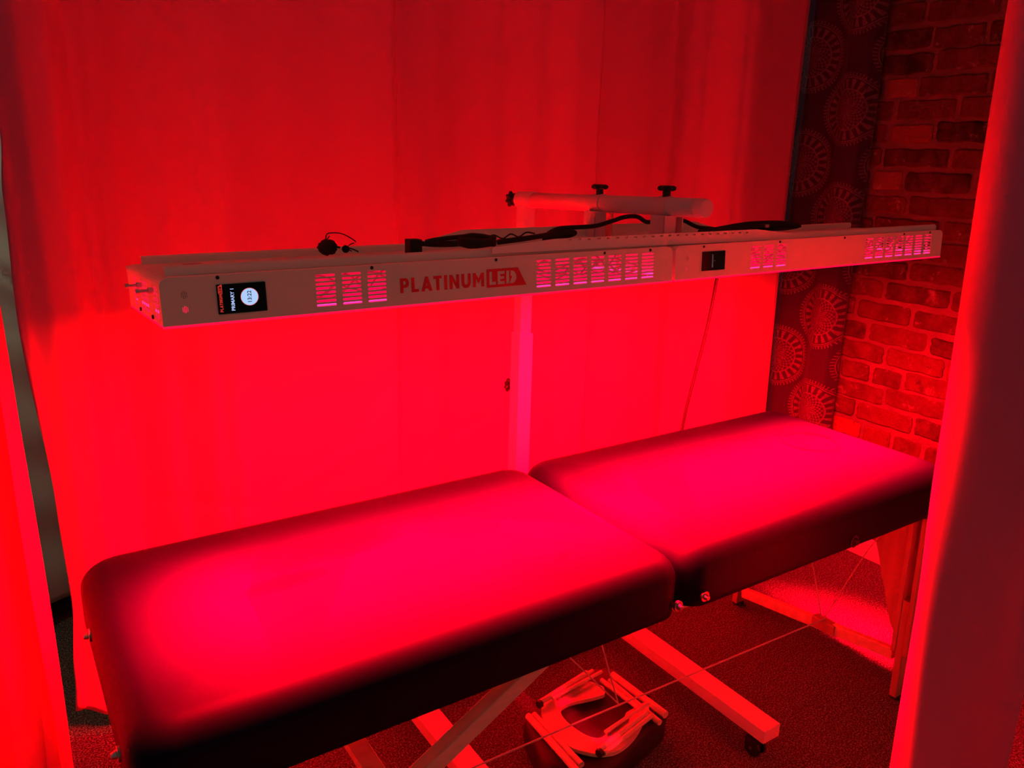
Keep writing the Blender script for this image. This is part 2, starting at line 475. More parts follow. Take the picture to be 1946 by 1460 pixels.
def grey_curtain(u, v):
    z = .085 + v * 2.4
    x = -.55 + u * 1.5
    y = 1.60 + .018 * math.sin(x * 21) + .012 * math.sin(x * 47 + z * 2) * (1 - v)
    y += crease(x, z, -.05, .90, .06, .006, .006, .3) + crease(x, z, -.02, 1.06, .05, .012, .01, -.9)
    y += .006 * math.sin(z * 28 + x * 6) * math.exp(-((x + .02) / .09) ** 2)
    return (x, y, z - .012 * math.sin(x * 17))
tag(sheet('curtain', grey_curtain, 160, 140, M['curtain_outer']),
    'dim grey-green curtain seen through the gap at the left, hem above the carpet', 'curtain')

def tap(u, v):
    # arc along the wall; u = 0 at the right edge (nearer the camera side), growing towards the corner
    a = u * .75; z = .04 + v * 2.4
    y = .797 + a * .93; x = 2.478 - .022 * math.sin((a - .02) * 34) * min(1, a * 12)
    if a < .03: x += .055 * (1 - a / .03) ** 2; y += .008 * (1 - a / .03)
    y += .004 * math.sin(z * 3); x += .004 * math.sin(z * 5 + a * 20)
    y += (z - 1.2) * .008
    return (x, y, z)
def tap_uv(u, v): return (.797 + u * .75, .04 + v * 2.4)
tag(sheet('tapestry', tap, 160, 60, M['tapestry'], thick=.001, uvfn=tap_uv),
    'dark maroon tapestry printed with round mandalas, hanging beside the brick wall', 'tapestry')

# ------------------------------------------------------------------ massage table
TX0, TX1, TY0, TY1 = .0035, 1.9563, .0457, .6432     # plan of the top
TH, THK = .6754, .1313
SX = .9952
def pad(bm, x0, x1, y0, y1, z0, z1, rc, re, hole=None):
    """cushion: rounded corner plan outline lofted up with a soft rolled top edge and a slight crown"""
    rings = []
    cx, cy = (x0 + x1) / 2, (y0 + y1) / 2; hx, hy = (x1 - x0) / 2, (y1 - y0) / 2
    def outline(ins, z):
        ins = min(ins, hy * .97)
        pts = []
        a0, a1, b0, b1 = x0 + ins, x1 - ins, y0 + ins, y1 - ins
        r = max(min(rc - ins * .5, (b1 - b0) / 2.01), .004)
        n = 8; m = 14
        corners = ((a1 - r, b0 + r, -90), (a1 - r, b1 - r, 0), (a0 + r, b1 - r, 90), (a0 + r, b0 + r, 180))
        for k, (px, py, an) in enumerate(corners):
            for q in range(n + 1):
                t = R(an + 90 * q / n); pts.append((px + r * math.cos(t), py + r * math.sin(t)))
            nx, ny, na = corners[(k + 1) % 4]; t = R(na)
            e = (nx + r * math.cos(t), ny + r * math.sin(t)); s = pts[-1]
            for q in range(1, m): pts.append((s[0] + (e[0] - s[0]) * q / m, s[1] + (e[1] - s[1]) * q / m))
        return [bm.verts.new((px, py, z)) for px, py in pts]
    rings.append(outline(.012, z0)); rings.append(outline(.001, z0 + .006))
    rings.append(outline(0, z0 + .02)); rings.append(outline(0, z1 - re * 1.15))
    for k in range(1, 9):
        t = math.pi / 2 * k / 8
        rings.append(outline(re * (1 - math.cos(t)), z1 - re * 1.15 + re * 1.0 * math.sin(t)))
    zc = z1 - re * .15
    for k in range(1, 7):
        ins = re + (hy * .96 - re) * k / 6
        rings.append(outline(ins, zc + re * .15 * math.sin(math.pi / 2 * k / 6)))
    for a, b in zip(rings, rings[1:]):
        n = len(a)
        for q in range(n): bm.faces.new((a[q], a[(q + 1) % n], b[(q + 1) % n], b[q])).smooth = True
    bm.faces.new(rings[0][::-1]); bm.faces.new(rings[-1]).smooth = True

table = thing('massage_table', 'black padded two-section folding massage table under the red light panels', 'massage table', (0, 0, 0))
bm = bmesh.new(); pad(bm, TX0, SX - .002, TY0, TY1, TH - THK, TH, .058, .048)
link_mesh('cushion', bm, M['leather'], table, smooth=True)
bm = bmesh.new(); pad(bm, SX + .002, TX1, TY0, TY1, TH - THK, TH, .052, .048)
head = link_mesh('cushion', bm, M['leather'], table, smooth=True)
# round face hole stopped with its own little cushion
HC = (1.752, .345); hz = TH + .002
bm = bmesh.new()
prof = [(.082, -.010), (.078, .0005), (.073, .0028), (.068, -.002), (.0655, -.011), (.062, -.006), (.053, -.003), (.03, .0006), (.0, -.0005)]
rg = []
for r_, z_ in prof:
    if r_ == 0: rg.append([bm.verts.new((HC[0], HC[1], hz + z_))])
    else: rg.append([bm.verts.new((HC[0] + r_ * math.cos(2 * math.pi * k / 48), HC[1] + r_ * math.sin(2 * math.pi * k / 48), hz + z_)) for k in range(48)])
for a, b in zip(rg, rg[1:]):
    for k in range(48):
        if len(b) == 1: bm.faces.new((a[k], a[(k + 1) % 48], b[0]))
        else: bm.faces.new((a[k], a[(k + 1) % 48], b[(k + 1) % 48], b[k]))
fp = link_mesh('face_hole_plug', bm, M['leather'], table, smooth=True); fp['label'] = 'round plug cushion in the face hole'
# metal corner latches and cord grommets on the side
def stud(x, y, z, d, r=.0065, name='latch_knob', m=None):
    bm = bmesh.new(); dv = Vector(d)
    c = Vector((x, y, z)); cyl(bm, c - dv * .002, c + dv * .004, r * 1.7)
    cyl(bm, c + dv * .004, c + dv * .012, r, r * .7)
    o = link_mesh(name, bm, m or M['steel'], table, bevel=.0008); return o
stud(.970, TY0, .573, (0, -1, 0)); stud(1.043, TY0, .572, (0, -1, 0)); stud(1.533, TY0, .566, (0, -1, 0), .009, 'grommet', M['black'])
stud(TX0, .445, .612, (-1, 0, 0)); stud(TX0, .15, .59, (-1, 0, 0))
# frame rail under the pads
ZU = TH - THK
bm = bmesh.new()
for x0, x1 in ((TX0 + .03, SX - .012), (SX + .012, TX1 - .03)):
    for y in (TY0 + .05, TY1 - .05): box(bm, ((x0 + x1) / 2, y, ZU - .008), (x1 - x0, .022, .020))
    for x in (x0 + .01, x1 - .01): box(bm, (x, (TY0 + TY1) / 2, ZU - .008), (.022, TY1 - TY0 - .11, .020))
link_mesh('frame', bm, M['wood'], table, bevel=.002)
# legs: an outer pair of boards with the extending foot section between
def leg(top, foot, sx):
    T, B = Vector(top), Vector(foot); d = (B - T)
    bm = bmesh.new()
    beam(bm, T + Vector((0, -.0165, 0)), T + d * .74 + Vector((0, -.0165, 0)), .013, .045, (1, 0, 0))
    beam(bm, T + Vector((0, .0165, 0)), T + d * .74 + Vector((0, .0165, 0)), .013, .045, (1, 0, 0))
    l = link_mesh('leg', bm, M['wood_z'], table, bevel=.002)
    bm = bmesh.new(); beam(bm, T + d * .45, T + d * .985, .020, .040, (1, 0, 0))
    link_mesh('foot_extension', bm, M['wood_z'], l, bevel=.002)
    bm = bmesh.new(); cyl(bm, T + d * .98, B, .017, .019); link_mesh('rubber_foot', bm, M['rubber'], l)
    for f in (.66, .78):
        bm = bmesh.new(); c = T + d * f + Vector((sx * .026, 0, 0))
        cyl(bm, c - Vector((sx * .006, 0, 0)), c + Vector((sx * .012, 0, 0)), .014, .010, 8)
        link_mesh('leg_knob', bm, M['black'], l, bevel=.001)
for y0, y1 in ((.070, .060), (.605, .620)):
    leg((1.872, y0, ZU), (1.877, y1, 0), 1)
    leg((.085, y0, ZU), (.080, y1, 0), -1)
# lower crossbars with the cord running between them
for x in (1.872, .082):
    bm = bmesh.new(); beam(bm, (x, .085, .125), (x, .60, .052), .020, .032); link_mesh('crossbar', bm, M['wood'], table, bevel=.002)
# arched end panels between the legs
def arch(x):
    pts = [(.078, ZU - .01), (.078, .17), (.092, .185), (.108, .205), (.125, .25), (.142, .30), (.158, .34), (.170, .38), (.186, .42), (.21, .455), (.25, .475), (.30, .482)]
    pts = pts + [(.69 - a, b) for a, b in pts[::-1]]
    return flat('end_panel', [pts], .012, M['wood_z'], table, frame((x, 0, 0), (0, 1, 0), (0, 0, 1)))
arch(1.878); arch(.076)
# struts of the foot-end leg set and the bar that joins them
for y in (.092, .592):
    bm = bmesh.new(); beam(bm, (.690, y, ZU - .005), (.108, y, .208), .028, .032); link_mesh('strut', bm, M['wood'], table, bevel=.002)
bm = bmesh.new(); beam(bm, (.388, .10, .362), (.388, .585, .362), .036, .018); link_mesh('strut_bar', bm, M['wood'], table, bevel=.002)
# knee plate on the far crossbar, cords
bm = bmesh.new(); box(bm, (1.870, .295, .098), (.030, .075, .034)); link_mesh('cord_block', bm, M['wood_z'], table, bevel=.003)
bm = bmesh.new()
tube(bm, [(.085, .34, .110), (.9, .30, .142), (1.87, .30, .115)], .0022, 8, 3)
link_mesh('tension_cord', bm, M['strap'], table)
for pts in ([(1.073, .30, .142), (1.011, .30, .32), (.945, .30, ZU)], [(1.073, .30, .142), (.924, .30, .317), (.73, .30, ZU)], [(1.868, .30, .118), (1.868, .20, .386), (1.868, .15, .48)], [(1.868, .31, .118), (1.868, .41, .386), (1.868, .49, .48)], [(.09, .34, .115), (.09, .22, .386), (.09, .15, .48)]):
    bm = bmesh.new(); tube(bm, pts, .0018, 8, 2); link_mesh('tension_cord', bm, M['strap'], table)

# ------------------------------------------------------------------ LED light panels
PL, PD, PT = .917, .285, .068          # length, depth, thickness of one panel
P0 = Vector((.1214, .2077, 1.1679)); YAW, RISE, TILT = -.0086, -.0085, R(-3.4)
ROT = (Matrix.Rotation(YAW, 4, 'Z') @ Matrix.Rotation(RISE, 4, 'Y') @ Matrix.Rotation(TILT, 4, 'X'))
BASE = Matrix.Translation(P0) @ ROT
def slotloops(u0, w=.030, n=8):
    out = []
    for k in range(n):
        wz = .0122 + k * .0062; out.append(rect(u0, wz, u0 + w, wz + .0034, .0016, 3))
    return out
FRONT = frame((0, 0, 0), (1, 0, 0), (0, 0, 1))
def stroke_letters():
    """PLATINUM in bold strokes: list of filled outlines, cap height 1"""
    s = .24
    L = {}
    L['P'] = (.66, [[(0, 0), (s, 0), (s, .34), (.38, .34), (.54, .37), (.64, .47), (.66, .67), (.62, .86), (.52, .97), (.38, 1), (0, 1)], [(s, .54), (s, .80), (.36, .80), (.42, .74), (.43, .66), (.41, .58), (.36, .54)]])
    L['L'] = (.56, [[(0, 0), (.56, 0), (.56, .21), (s, .21), (s, 1), (0, 1)]])
    L['A'] = (.84, [[(0, 0), (.25, 0), (.31, .18), (.54, .18), (.60, 0), (.86, 0), (.54, 1), (.32, 1)], [(.37, .37), (.43, .62), (.48, .37)]])
    L['T'] = (.66, [[(.21, 0), (.45, 0), (.45, .79), (.66, .79), (.66, 1), (0, 1), (0, .79), (.21, .79)]])
    L['I'] = (s, [[(0, 0), (s, 0), (s, 1), (0, 1)]])
    L['N'] = (.78, [[(0, 0), (s, 0), (s, .56), (.56, 0), (.78, 0), (.78, 1), (.54, 1), (.54, .44), (.22, 1), (0, 1)]])
    L['U'] = (.76, [[(.0, 1), (.0, .40), (.05, .16), (.19, .02), (.38, -.02), (.57, .02), (.71, .16), (.76, .40), (.76, 1), (.52, 1), (.52, .42), (.47, .25), (.38, .21), (.29, .25), (s, .42), (s, 1)]])
    L['M'] = (.92, [[(0, 0), (s, 0), (s, .60), (.46, .22), (.68, .60), (.68, 0), (.92, 0), (.92, 1), (.70, 1), (.46, .58), (.22, 1), (0, 1)]])
    return L
def logo_loops(x0, z0, h):
    L = stroke_letters(); loops = []; x = 0
    total = .155 / .0229
    adv = sum(L[c][0] for c in 'PLATINUM'); gap = (total - adv) / 7.6
    for c in 'PLATINUM':
        wd, ls = L[c]
        for lp in ls: loops.append([(x0 + (x + a) * h, z0 + b * h) for a, b in lp])
        x += wd + (gap if c != 'A' else gap * .6)
    # boxed LED with cut-out letters and a bolt
    bx = x0 + .1557; H = .0305; zb = z0 - .0030
    loops.append([(bx, zb), (bx + .079, zb), (bx + .062, zb + H), (bx, zb + H)])
    def q(pts, ox): return [(bx + ox + a * .001, zb + .0045 + b * .001) for a, b in pts]
    loops.append(q([(0, 0), (13, 0), (13, 4.8), (5.4, 4.8), (5.4, 21.5), (0, 21.5)], .0055))
    loops.append(q([(0, 0), (14, 0), (14, 4.6), (5.4, 4.6), (5.4, 8.6), (13, 8.6), (13, 12.9), (5.4, 12.9), (5.4, 16.9), (14, 16.9), (14, 21.5), (0, 21.5)], .0215))
    loops.append(q([(0, 0), (6, 0), (6, 21.5), (0, 21.5)], .0385))
    loops.append(q([(7.4, 0), (13, .4), (18, 3), (20.5, 8), (20.2, 14), (17, 19), (12, 21.3), (9, 21.5), (8.2, 12.4), (12.4, 12.6), (7.2, 2.5), (8.2, 9), (7.4, 9)], .0385))
    return loops

def screen(root, u0, z0, u1, z1, on):
    fr = frame((0, -.0012, 0), (1, 0, 0), (0, 0, 1))
    sc = flat('display', [rect(u0, z0, u1, z1, .0012)], .0016, M['glass'], root, fr)
    flat('display_bezel', [rect(u0 - .005, z0 - .0045, u1 + .009, z1 + .0045, .003), rect(u0 - .0015, z0 - .001, u1 + .0015, z1 + .001)], .0006, M['enamel'], root, frame((0, -.0006, 0), (1, 0, 0), (0, 0, 1)))
    def tf(u, z): return frame((u, -.0022, z), (0, 0, 1), (-1, 0, 0))   # reads bottom to top
    zc = (z0 + z1) / 2
    if on:
        text('screen_text', 'PRIMARY 1', .0066, M['glyph'], sc, tf(u0 + .0205, zc - .001), .00012)
        cfr = frame((0, -.0022, 0), (1, 0, 0), (0, 0, 1))
        flat('timer_dial', [circ(u0 + .0435, zc + .001, .0116, 40)], .0003, M['disc'], sc, cfr)
        flat('timer_ring', [circ(u0 + .0435, zc + .001, .0122, 40), circ(u0 + .0435, zc + .001, .0116, 40)], .0003, M['disc_rim'], sc, cfr)
        text('timer_digits', '13:22', .0078, M['glass'], sc, frame((u0 + .0435, -.0028, zc + .001), (0, 0, 1), (-1, 0, 0)), .0001)
        lg = logo_loops(0, 0, .0229); k = .162
        flat('screen_logo', lg, .0003, M['glyph_red'], sc, tf(u0 + .0068, z0 + .003) @ Matrix.Diagonal((k, k * 1.1, 1, 1)))
    else:
        text('screen_text', 'SECONDARY', .0044, M['glyph_dim'], sc, tf(u0 + .0285, zc), .00005)
        text('screen_text', '1', .0045, M['glyph_dim'], sc, tf(u0 + .0345, zc), .00005)

def light_panel(k, label):
    root = thing('led_light_panel', label, 'light panel', group='LED light panels on the stand')
    root.matrix_world = BASE @ Matrix.Translation((k * (PL + .0085), 0, 0))
    # front plate with vent slots, speaker holes and rounded top corners
    loops = []
    r = .012
    out = [(0.0, .0015), (PL, .0015), (PL, PT - r)] + [(PL - r + r * math.cos(R(a)), PT - r + r * math.sin(R(a))) for a in (22, 45, 67, 90)] + \
          [(r - r * math.sin(R(a)), PT - r + r * math.cos(R(a))) for a in (0, 22, 45, 67)] + [(0, PT - r)]
    loops.append(out)
    for u0 in (.2115, .2518, .2922): loops += slotloops(u0)
    for i in range(7): loops += slotloops(.6010 + i * .0397)
    for i in range(4):
        for j in range(6):
            if (i in (0, 3)) and j in (0, 5): continue
            loops.append(circ(.0268 + i * .0022, .0395 + j * .0017, .00062, 8))
            loops.append(circ(.0270 + i * .0020, .0200 + j * .0016, .00062, 8))
    flat('front_panel', loops, .0012, M['enamel'], root, FRONT)
    bm = bmesh.new(); cyl(bm, (.030, .0012, .0440), (.030, .0030, .0440), .0085, None, 20); link_mesh('speaker_backing', bm, M['black'], root)  # dark disc added behind the upper holes to block the inner glow
    # shell: top, back
    bm = bmesh.new()
    box(bm, (PL / 2, PD / 2 + .003, PT - .0008), (PL - .018, PD - .005, .0016))
    box(bm, (PL / 2, PD - .001, PT / 2), (PL, .0016, PT - .004))
    for s in (0, 1):      # rolled shoulder at each end
        for q in range(5):
            a0, a1 = R(90 * q / 5), R(90 * (q + 1) / 5)
            p = [(s * PL + (1 - 2 * s) * (r - r * math.sin(a)), PT - r + r * math.cos(a)) for a in (a0, a1)]
            v = [bm.verts.new((p[0][0], .001, p[0][1])), bm.verts.new((p[1][0], .001, p[1][1])), bm.verts.new((p[1][0], PD, p[1][1])), bm.verts.new((p[0][0], PD, p[0][1]))]
            bm.faces.new(v)
    link_mesh('housing', bm, M['enamel'], root)
    # end plates with vent holes
    for s, px in enumerate((0.0008, PL - .0008)):
        lp = [rect(.001, .0015, PD - .001, PT - r)]
        for grp, y0 in (((0, 1), .030), ((2, 3, 4), .110), ((5, 6), .210)):
            for i in range(len(grp) + (1 if len(grp) == 3 else 0)):
                for j in range(6):
                    lp.append(circ(y0 + i * .0165 , .0125 + j * .0078, .0064, 10, .0026))
        flat('end_plate', lp, .0003, M['enamel'], root, frame((px, 0, 0), (0, 1, 0), (0, 0, 1)))
    # LED board that closes the underside; its glowing edge shows just below the shell
    bm = bmesh.new(); box(bm, (PL / 2, PD / 2, .0016), (PL - .001, PD + .0015, .0034))
    link_mesh('led_board', bm, M['led'], root)
    bm = bmesh.new(); box(bm, (PL / 2, PD / 2, .0110), (PL - .006, PD - .006, .003))  # added glowing plate, stands in for light leaking inside the case
    lk = link_mesh('leak_glow_plate', bm, M['led_leak'], root)
    for a, b, c, d in ((.02, PL - .02, .004, .010), (.004, .012, .02, PD - .02), (PL - .012, PL - .004, .02, PD - .02)):  # glowing strips added to brighten the lowest slots and the end holes
        bm = bmesh.new(); box(bm, ((a + b) / 2, (c + d) / 2, .0140), (b - a, d - c, .0022)); link_mesh('glow_strip', bm, M['strip'], lk)
    bm = bmesh.new(); rnd = random.Random(5 + k)
    for i in range(9):
        x0 = .16 + rnd.uniform(0, .06) if i < 4 else .58 + rnd.uniform(0, .1); x1 = x0 + rnd.uniform(.18, .26); x1 = min(x1, PL - .02)
        y = .02 + rnd.uniform(0, .03); pts = []
        for q in range(7): pts.append((x0 + (x1 - x0) * q / 6, y + rnd.uniform(-.008, .01), rnd.uniform(.02, .058)))
        tube(bm, pts, .0017, 6, 4)
        if i in (3, 8):
            link_mesh('wiring', bm, M['wire'], lk, smooth=True); bm = bmesh.new()
    bm.free()
    # two folded steel rails along the top
    for y, x0, x1 in ((.030, .012, PL - .0), (.272, .020, PL - .0)):
        bm = bmesh.new()
        sgn = 1 if y < .1 else 1
        pr = [(0, 0), (0, .0100), (.004, .0128), (.013, .0128), (.013, .0114), (.005, .0114), (.0014, .0094), (.0014, 0)]
        va = [bm.verts.new((x0, y - .012 + a, PT + .0004 + b)) for a, b in pr]; vb = [bm.verts.new((x1, y - .012 + a, PT + .0004 + b)) for a, b in pr]
        n = len(pr)
        for q in range(n): bm.faces.new((va[q], va[(q + 1) % n], vb[(q + 1) % n], vb[q]))
        bm.faces.new(va[::-1]); bm.faces.new(vb)
        link_mesh('mounting_rail', bm, M['enamel'], root)
    # small dark tabs where the lid screws on
    for u in (.075, .30, .52, .75, .86):
        bm = bmesh.new(); cyl(bm, (u, -.0005, PT - .004), (u, -.0018, PT - .004), .0028, .002, 12); link_mesh('screw', bm, M['black'], root)
    if k == 0:
        for y, z in ((.055, .047), (.155, .046)):
            bm = bmesh.new(); cyl(bm, (.002, y, z), (-.006, y, z), .0045, None, 6); cyl(bm, (-.006, y, z), (-.020, y, z), .0022); cyl(bm, (-.016, y, z), (-.021, y, z), .0036, None, 6)
            link_mesh('hanging_bolt', bm, M['steel'], root, bevel=.0004)
        for y in (.075, .18):
            bm = bmesh.new(); cyl(bm, (.001, y, .008), (-.0015, y, .008), .003); link_mesh('screw', bm, M['black'], root)
    screen(root, *((.0718, .0137, .1385, .0545, True) if k == 0 else (.0708, .0165, .1345, .0540, False)))
    if k == 0:
        flat('logo', logo_loops(.3450, .0221, .0229), .0003, M['ink'], root, frame((0, -.0009, 0), (1, 0, 0), (0, 0, 1)))
    # light given off by the LEDs of the underside
    for nm, pw, sp in (('scattered_led_light', LED_WIDE, 170), ('lensed_led_light', LED_BEAM, 36)):
        ld = bpy.data.lights.new(nm, 'AREA'); ld.shape = 'RECTANGLE'; ld.size = PL - .03; ld.size_y = PD - .03
        ld.energy = pw; ld.color = LED; ld.spread = R(sp)
        lo = bpy.data.objects.new(nm, ld); COL.objects.link(lo); lo.parent = root; lo.location = (PL / 2, PD / 2, -.006)
    return root
light_panel(0, 'left cream LED light panel with a lit timer screen and printed logo')
light_panel(1, 'right cream LED light panel with a dark screen, nearest the brick wall')

# ------------------------------------------------------------------ rolling stand
stand = thing('light_stand', 'cream rolling floor stand with a round arm carrying the light panels', 'stand', (0, 0, 0))
PX, PY = 1.064, .742
def base_leg(x):
    bm = bmesh.new(); beam(bm, (x, .085, .074), (x, .80, .074), .058, .036)
    l = link_mesh('base_leg', bm, M['enamel_smooth'], stand, bevel=.002)
    for y in (.125, .77):
        bm = bmesh.new()
        cyl(bm, (x - .004, y, .056), (x - .004, y, .040), .012, .010)
        for s in (-.011, .011):
            cyl(bm, (x - .012 + s - .0045, y - .006, .0222), (x - .012 + s + .0045, y - .006, .0222), .022)
        box(bm, (x - .012, y - .002, .036), (.030, .036, .020))
        c = link_mesh('caster', bm, M['black'], l, bevel=.002)
        bm = bmesh.new(); cyl(bm, (x - .030, y - .006, .0222), (x + .006, y - .006, .0222), .0045); link_mesh('axle', bm, M['steel'], c)
base_leg(1.380); base_leg(.700)
bm = bmesh.new(); box(bm, (1.04, PY, .074), (.62, .05, .036)); link_mesh('base_crossbar', bm, M['enamel_smooth'], stand, bevel=.002)
bm = bmesh.new(); box(bm, (PX, PY, .53), (.042, .042, .88)); link_mesh('post', bm, M['enamel_smooth'], stand, bevel=.003)
bm = bmesh.new(); box(bm, (PX, PY, 1.115), (.034, .034, .37)); link_mesh('inner_post', bm, M['enamel_smooth'], stand, bevel=.003)
AZ0, AZ1 = 1.300, 1.318; AY0, AY1 = .765, .150
def arm_pt(y): t = (AY0 - y) / (AY0 - AY1); return Vector((PX, y, AZ0 + (AZ1 - AZ0) * t))
AR = .0178
bm = bmesh.new(); cyl(bm, arm_pt(AY0 - .01), arm_pt(AY1 + .018), AR, None, 40)
arm = link_mesh('arm', bm, M['enamel_smooth'], stand, smooth=False)
for p in arm.data.polygons: p.use_smooth = len(p.vertices) == 4
bm = bmesh.new(); cyl(bm, arm_pt(AY1 + .020), arm_pt(AY1), AR + .0008, AR - .001, 40)
ec = link_mesh('end_cap', bm, M['enamel_smooth'], arm, bevel=.001)
bm = bmesh.new(); cyl(bm, arm_pt(AY0 + .005), arm_pt(PY - .035), AR + .0022, None, 36); link_mesh('arm_socket', bm, M['enamel_smooth'], arm, bevel=.0015)
def star(c, ax, r, th, parent, name='star_knob'):
    """seven-lobed hand knob with a stem"""
    pts = []
    for k in range(56):
        a = 2 * math.pi * k / 56; rr = r * (.84 + .16 * math.cos(7 * a)); pts.append((rr * math.cos(a), rr * math.sin(a)))
    ax = Vector(ax).normalized(); x = ax.orthogonal().normalized(); y = ax.cross(x)
    bm = bmesh.new(); c = Vector(c)
    rows = [(0.75, 0), (1, .25), (1, .75), (.78, 1)]; prev = None
    for s, h in rows:
        ring = [bm.verts.new(c + (x * a + y * b) * s + ax * (th * h)) for a, b in pts]
        if prev:
            for q in range(56): bm.faces.new((prev[q], prev[(q + 1) % 56], ring[(q + 1) % 56], ring[q]))
        else: bm.faces.new(ring[::-1])
        prev = ring
    bm.faces.new(prev)
    cyl(bm, c - ax * .012, c + ax * .002, r * .42)
    return link_mesh(name, bm, M['black'], parent)
star(arm_pt(AY0) + Vector((-.008, .024, 0)), (-.35, 1, -.03), .0195, .012, stand)
star((PX - .010, PY + .034, .822), (-.5, 1, 0), .0185, .012, stand)
for y in (.462, .258):
    c = arm_pt(y); ya = (arm_pt(AY1) - arm_pt(AY0)).normalized()
    bm = bmesh.new(); cyl(bm, c - ya * .016, c + ya * .016, AR + .0022, None, 36)
    cl = link_mesh('clamp_collar', bm, M['enamel_smooth'], stand, bevel=.0008)
    star(c + Vector((0, 0, AR + .012)), (0, 0, 1), .0185, .010, cl)
    # U-shaped hanger below the collar
    zt = c.z - AR + .002; zb = 1.236 if y < .3 else 1.228
    bm = bmesh.new(); yb = y - .006 if y < .3 else y
    box(bm, (PX, yb, zt - .0015), (.048, .040, .003))
    for s in (-1, 1):
        box(bm, (PX + s * .0235, yb, (zt + zb) / 2), (.003, .040, zt - zb))
    box(bm, (PX - .010, yb - .019, (zt + zb) / 2), (.030, .003, zt - zb))
    link_mesh('hanger', bm, M['enamel_smooth'], cl, bevel=.0006)
# perforated coupling bars joining the two panels
def coupling(y, x0, x1, z0, z1, tp, dz):
    pts = [(x0, z0), (x1, z0), (x1 - .0, z0 + .010), (x1 - tp, z1 + dz), (x0 + tp, z1), (x0, z0 + .010)]
    loops = [pts]
    n = 22
    for i in range(n):
        x = x0 + tp + .03 + (x1 - x0 - 2 * tp - .06) * i / (n - 1)
        loops.append(rect(x - .004, z0 + .016, x + .004, z0 + .019))
    flat('coupling_bar', loops, .002, M['enamel'], stand, frame((0, y, 0), (1, 0, 0), (0, 0, 1)))
coupling(.4725, .600, 1.50, 1.222, 1.2600, .13, .004)
coupling(.2175, .640, 1.42, 1.2455, 1.2655, .13, .003)

# ------------------------------------------------------------------ cords on top of the panels
o = thing('power_cable', 'black power cable plugged upright into the left panel, coiled beside it', 'cable', (.55, .37, 1.235), group=None)
def local(bm, o):
    bmesh.ops.translate(bm, verts=bm.verts, vec=-Vector(o.location))
bm = bmesh.new(); box(bm, (.559, .345, 1.2450), (.024, .022, .030)); local(bm, o); link_mesh('plug', bm, M['black'], o, bevel=.002)
bm = bmesh.new(); box(bm, (.537, .350, 1.2312), (.036, .020, .003)); local(bm, o); link_mesh('socket_plate', bm, M['black'], o)
bm = bmesh.new()
pts = [(.571, .342, 1.2520), (.590, .325, 1.2510), (.605, .30, 1.2530)]
for q in range(30):
    a = 2 * math.pi * q / 10 + 2.6; pts.append((.644 + .031 * math.cos(a), .275 + .028 * math.sin(a), 1.2545 + .0042 * q / 10 + .0012 * math.sin(q * 2.1)))
pts += [(.60, .30, 1.2640), (.585, .315, 1.2600), (.572, .325, 1.2560)]
tube(bm, pts, .0042, 10, 6)
local(bm, o); link_mesh('cord', bm, M['rubber'], o, smooth=True)
o = thing('power_cable', 'long black cable looping over the panels between the two hangers', 'cable', (1.0, .40, 1.25))
bm = bmesh.new()
tube(bm, [(.735, .35, 1.2480), (.80, .35, 1.2530), (.86, .35, 1.2590), (.905, .355, 1.2615), (.925, .365, 1.2575), (.905, .37, 1.2520), (.85, .365, 1.2490)], .0050, 10, 8)
tube(bm, [(.875, .40, 1.2480), (.890, .40, 1.2570), (.912, .40, 1.2640), (.95, .40, 1.2655), (1.005, .40, 1.2670), (1.05, .40, 1.2760), (1.085, .40, 1.2840), (1.12, .40, 1.2840), (1.15, .40, 1.272), (1.185, .40, 1.277), (1.228, .40, 1.2775), (1.262, .40, 1.2725), (1.305, .40, 1.258), (1.36, .40, 1.252)], .0046, 10, 8)
local(bm, o); link_mesh('cord', bm, M['rubber'], o, smooth=True)
o = thing('power_cable', 'black cable bundle bound with a pale tie on the right panel', 'cable', (1.5, .40, 1.25))
bm = bmesh.new()
for dy, dz, rr in ((0, 0, .0050), (.009, .003, .0048), (-.009, .002, .0048), (.002, .008, .0045), (.006, -.003, .0045)):
    tube(bm, [(1.33 + dy * 3, .40 + dy, 1.2480), (1.40, .40 + dy, 1.251 + dz * .5), (1.47, .40 + dy, 1.2535 + dz), (1.55, .40 + dy, 1.2550 + dz), (1.62, .40 + dy, 1.2545 + dz * .7), (1.655 + dz * 2, .40 + dy * .5, 1.2520), (1.60, .40 + dy, 1.2480), (1.52, .40 + dy, 1.2475)], rr, 10, 6)
local(bm, o); link_mesh('cord', bm, M['rubber'], o, smooth=True)
bm = bmesh.new(); box(bm, (1.527, .3860, 1.2560), (.013, .003, .007)); local(bm, o); link_mesh('cable_tie', bm, M['strap'], o)
# thin wavy black lead
bm = bmesh.new(); pts = [(.625, .36, 1.2510), (.68, .36, 1.2530), (.715, .36, 1.2565), (.733, .36, 1.2600), (.752, .36, 1.2530), (.770, .36, 1.2610), (.788, .36, 1.2550), (.805, .36, 1.2630), (.825, .36, 1.2600)]
tube(bm, pts, .0014, 8, 4); cyl(bm, (.600, .36, 1.2500), (.628, .36, 1.2500), .0042, .003, 12)
tag(link_mesh('thin_lead', bm, M['rubber'], smooth=True), 'thin zigzag black lead lying between the coiled cables', 'cable')
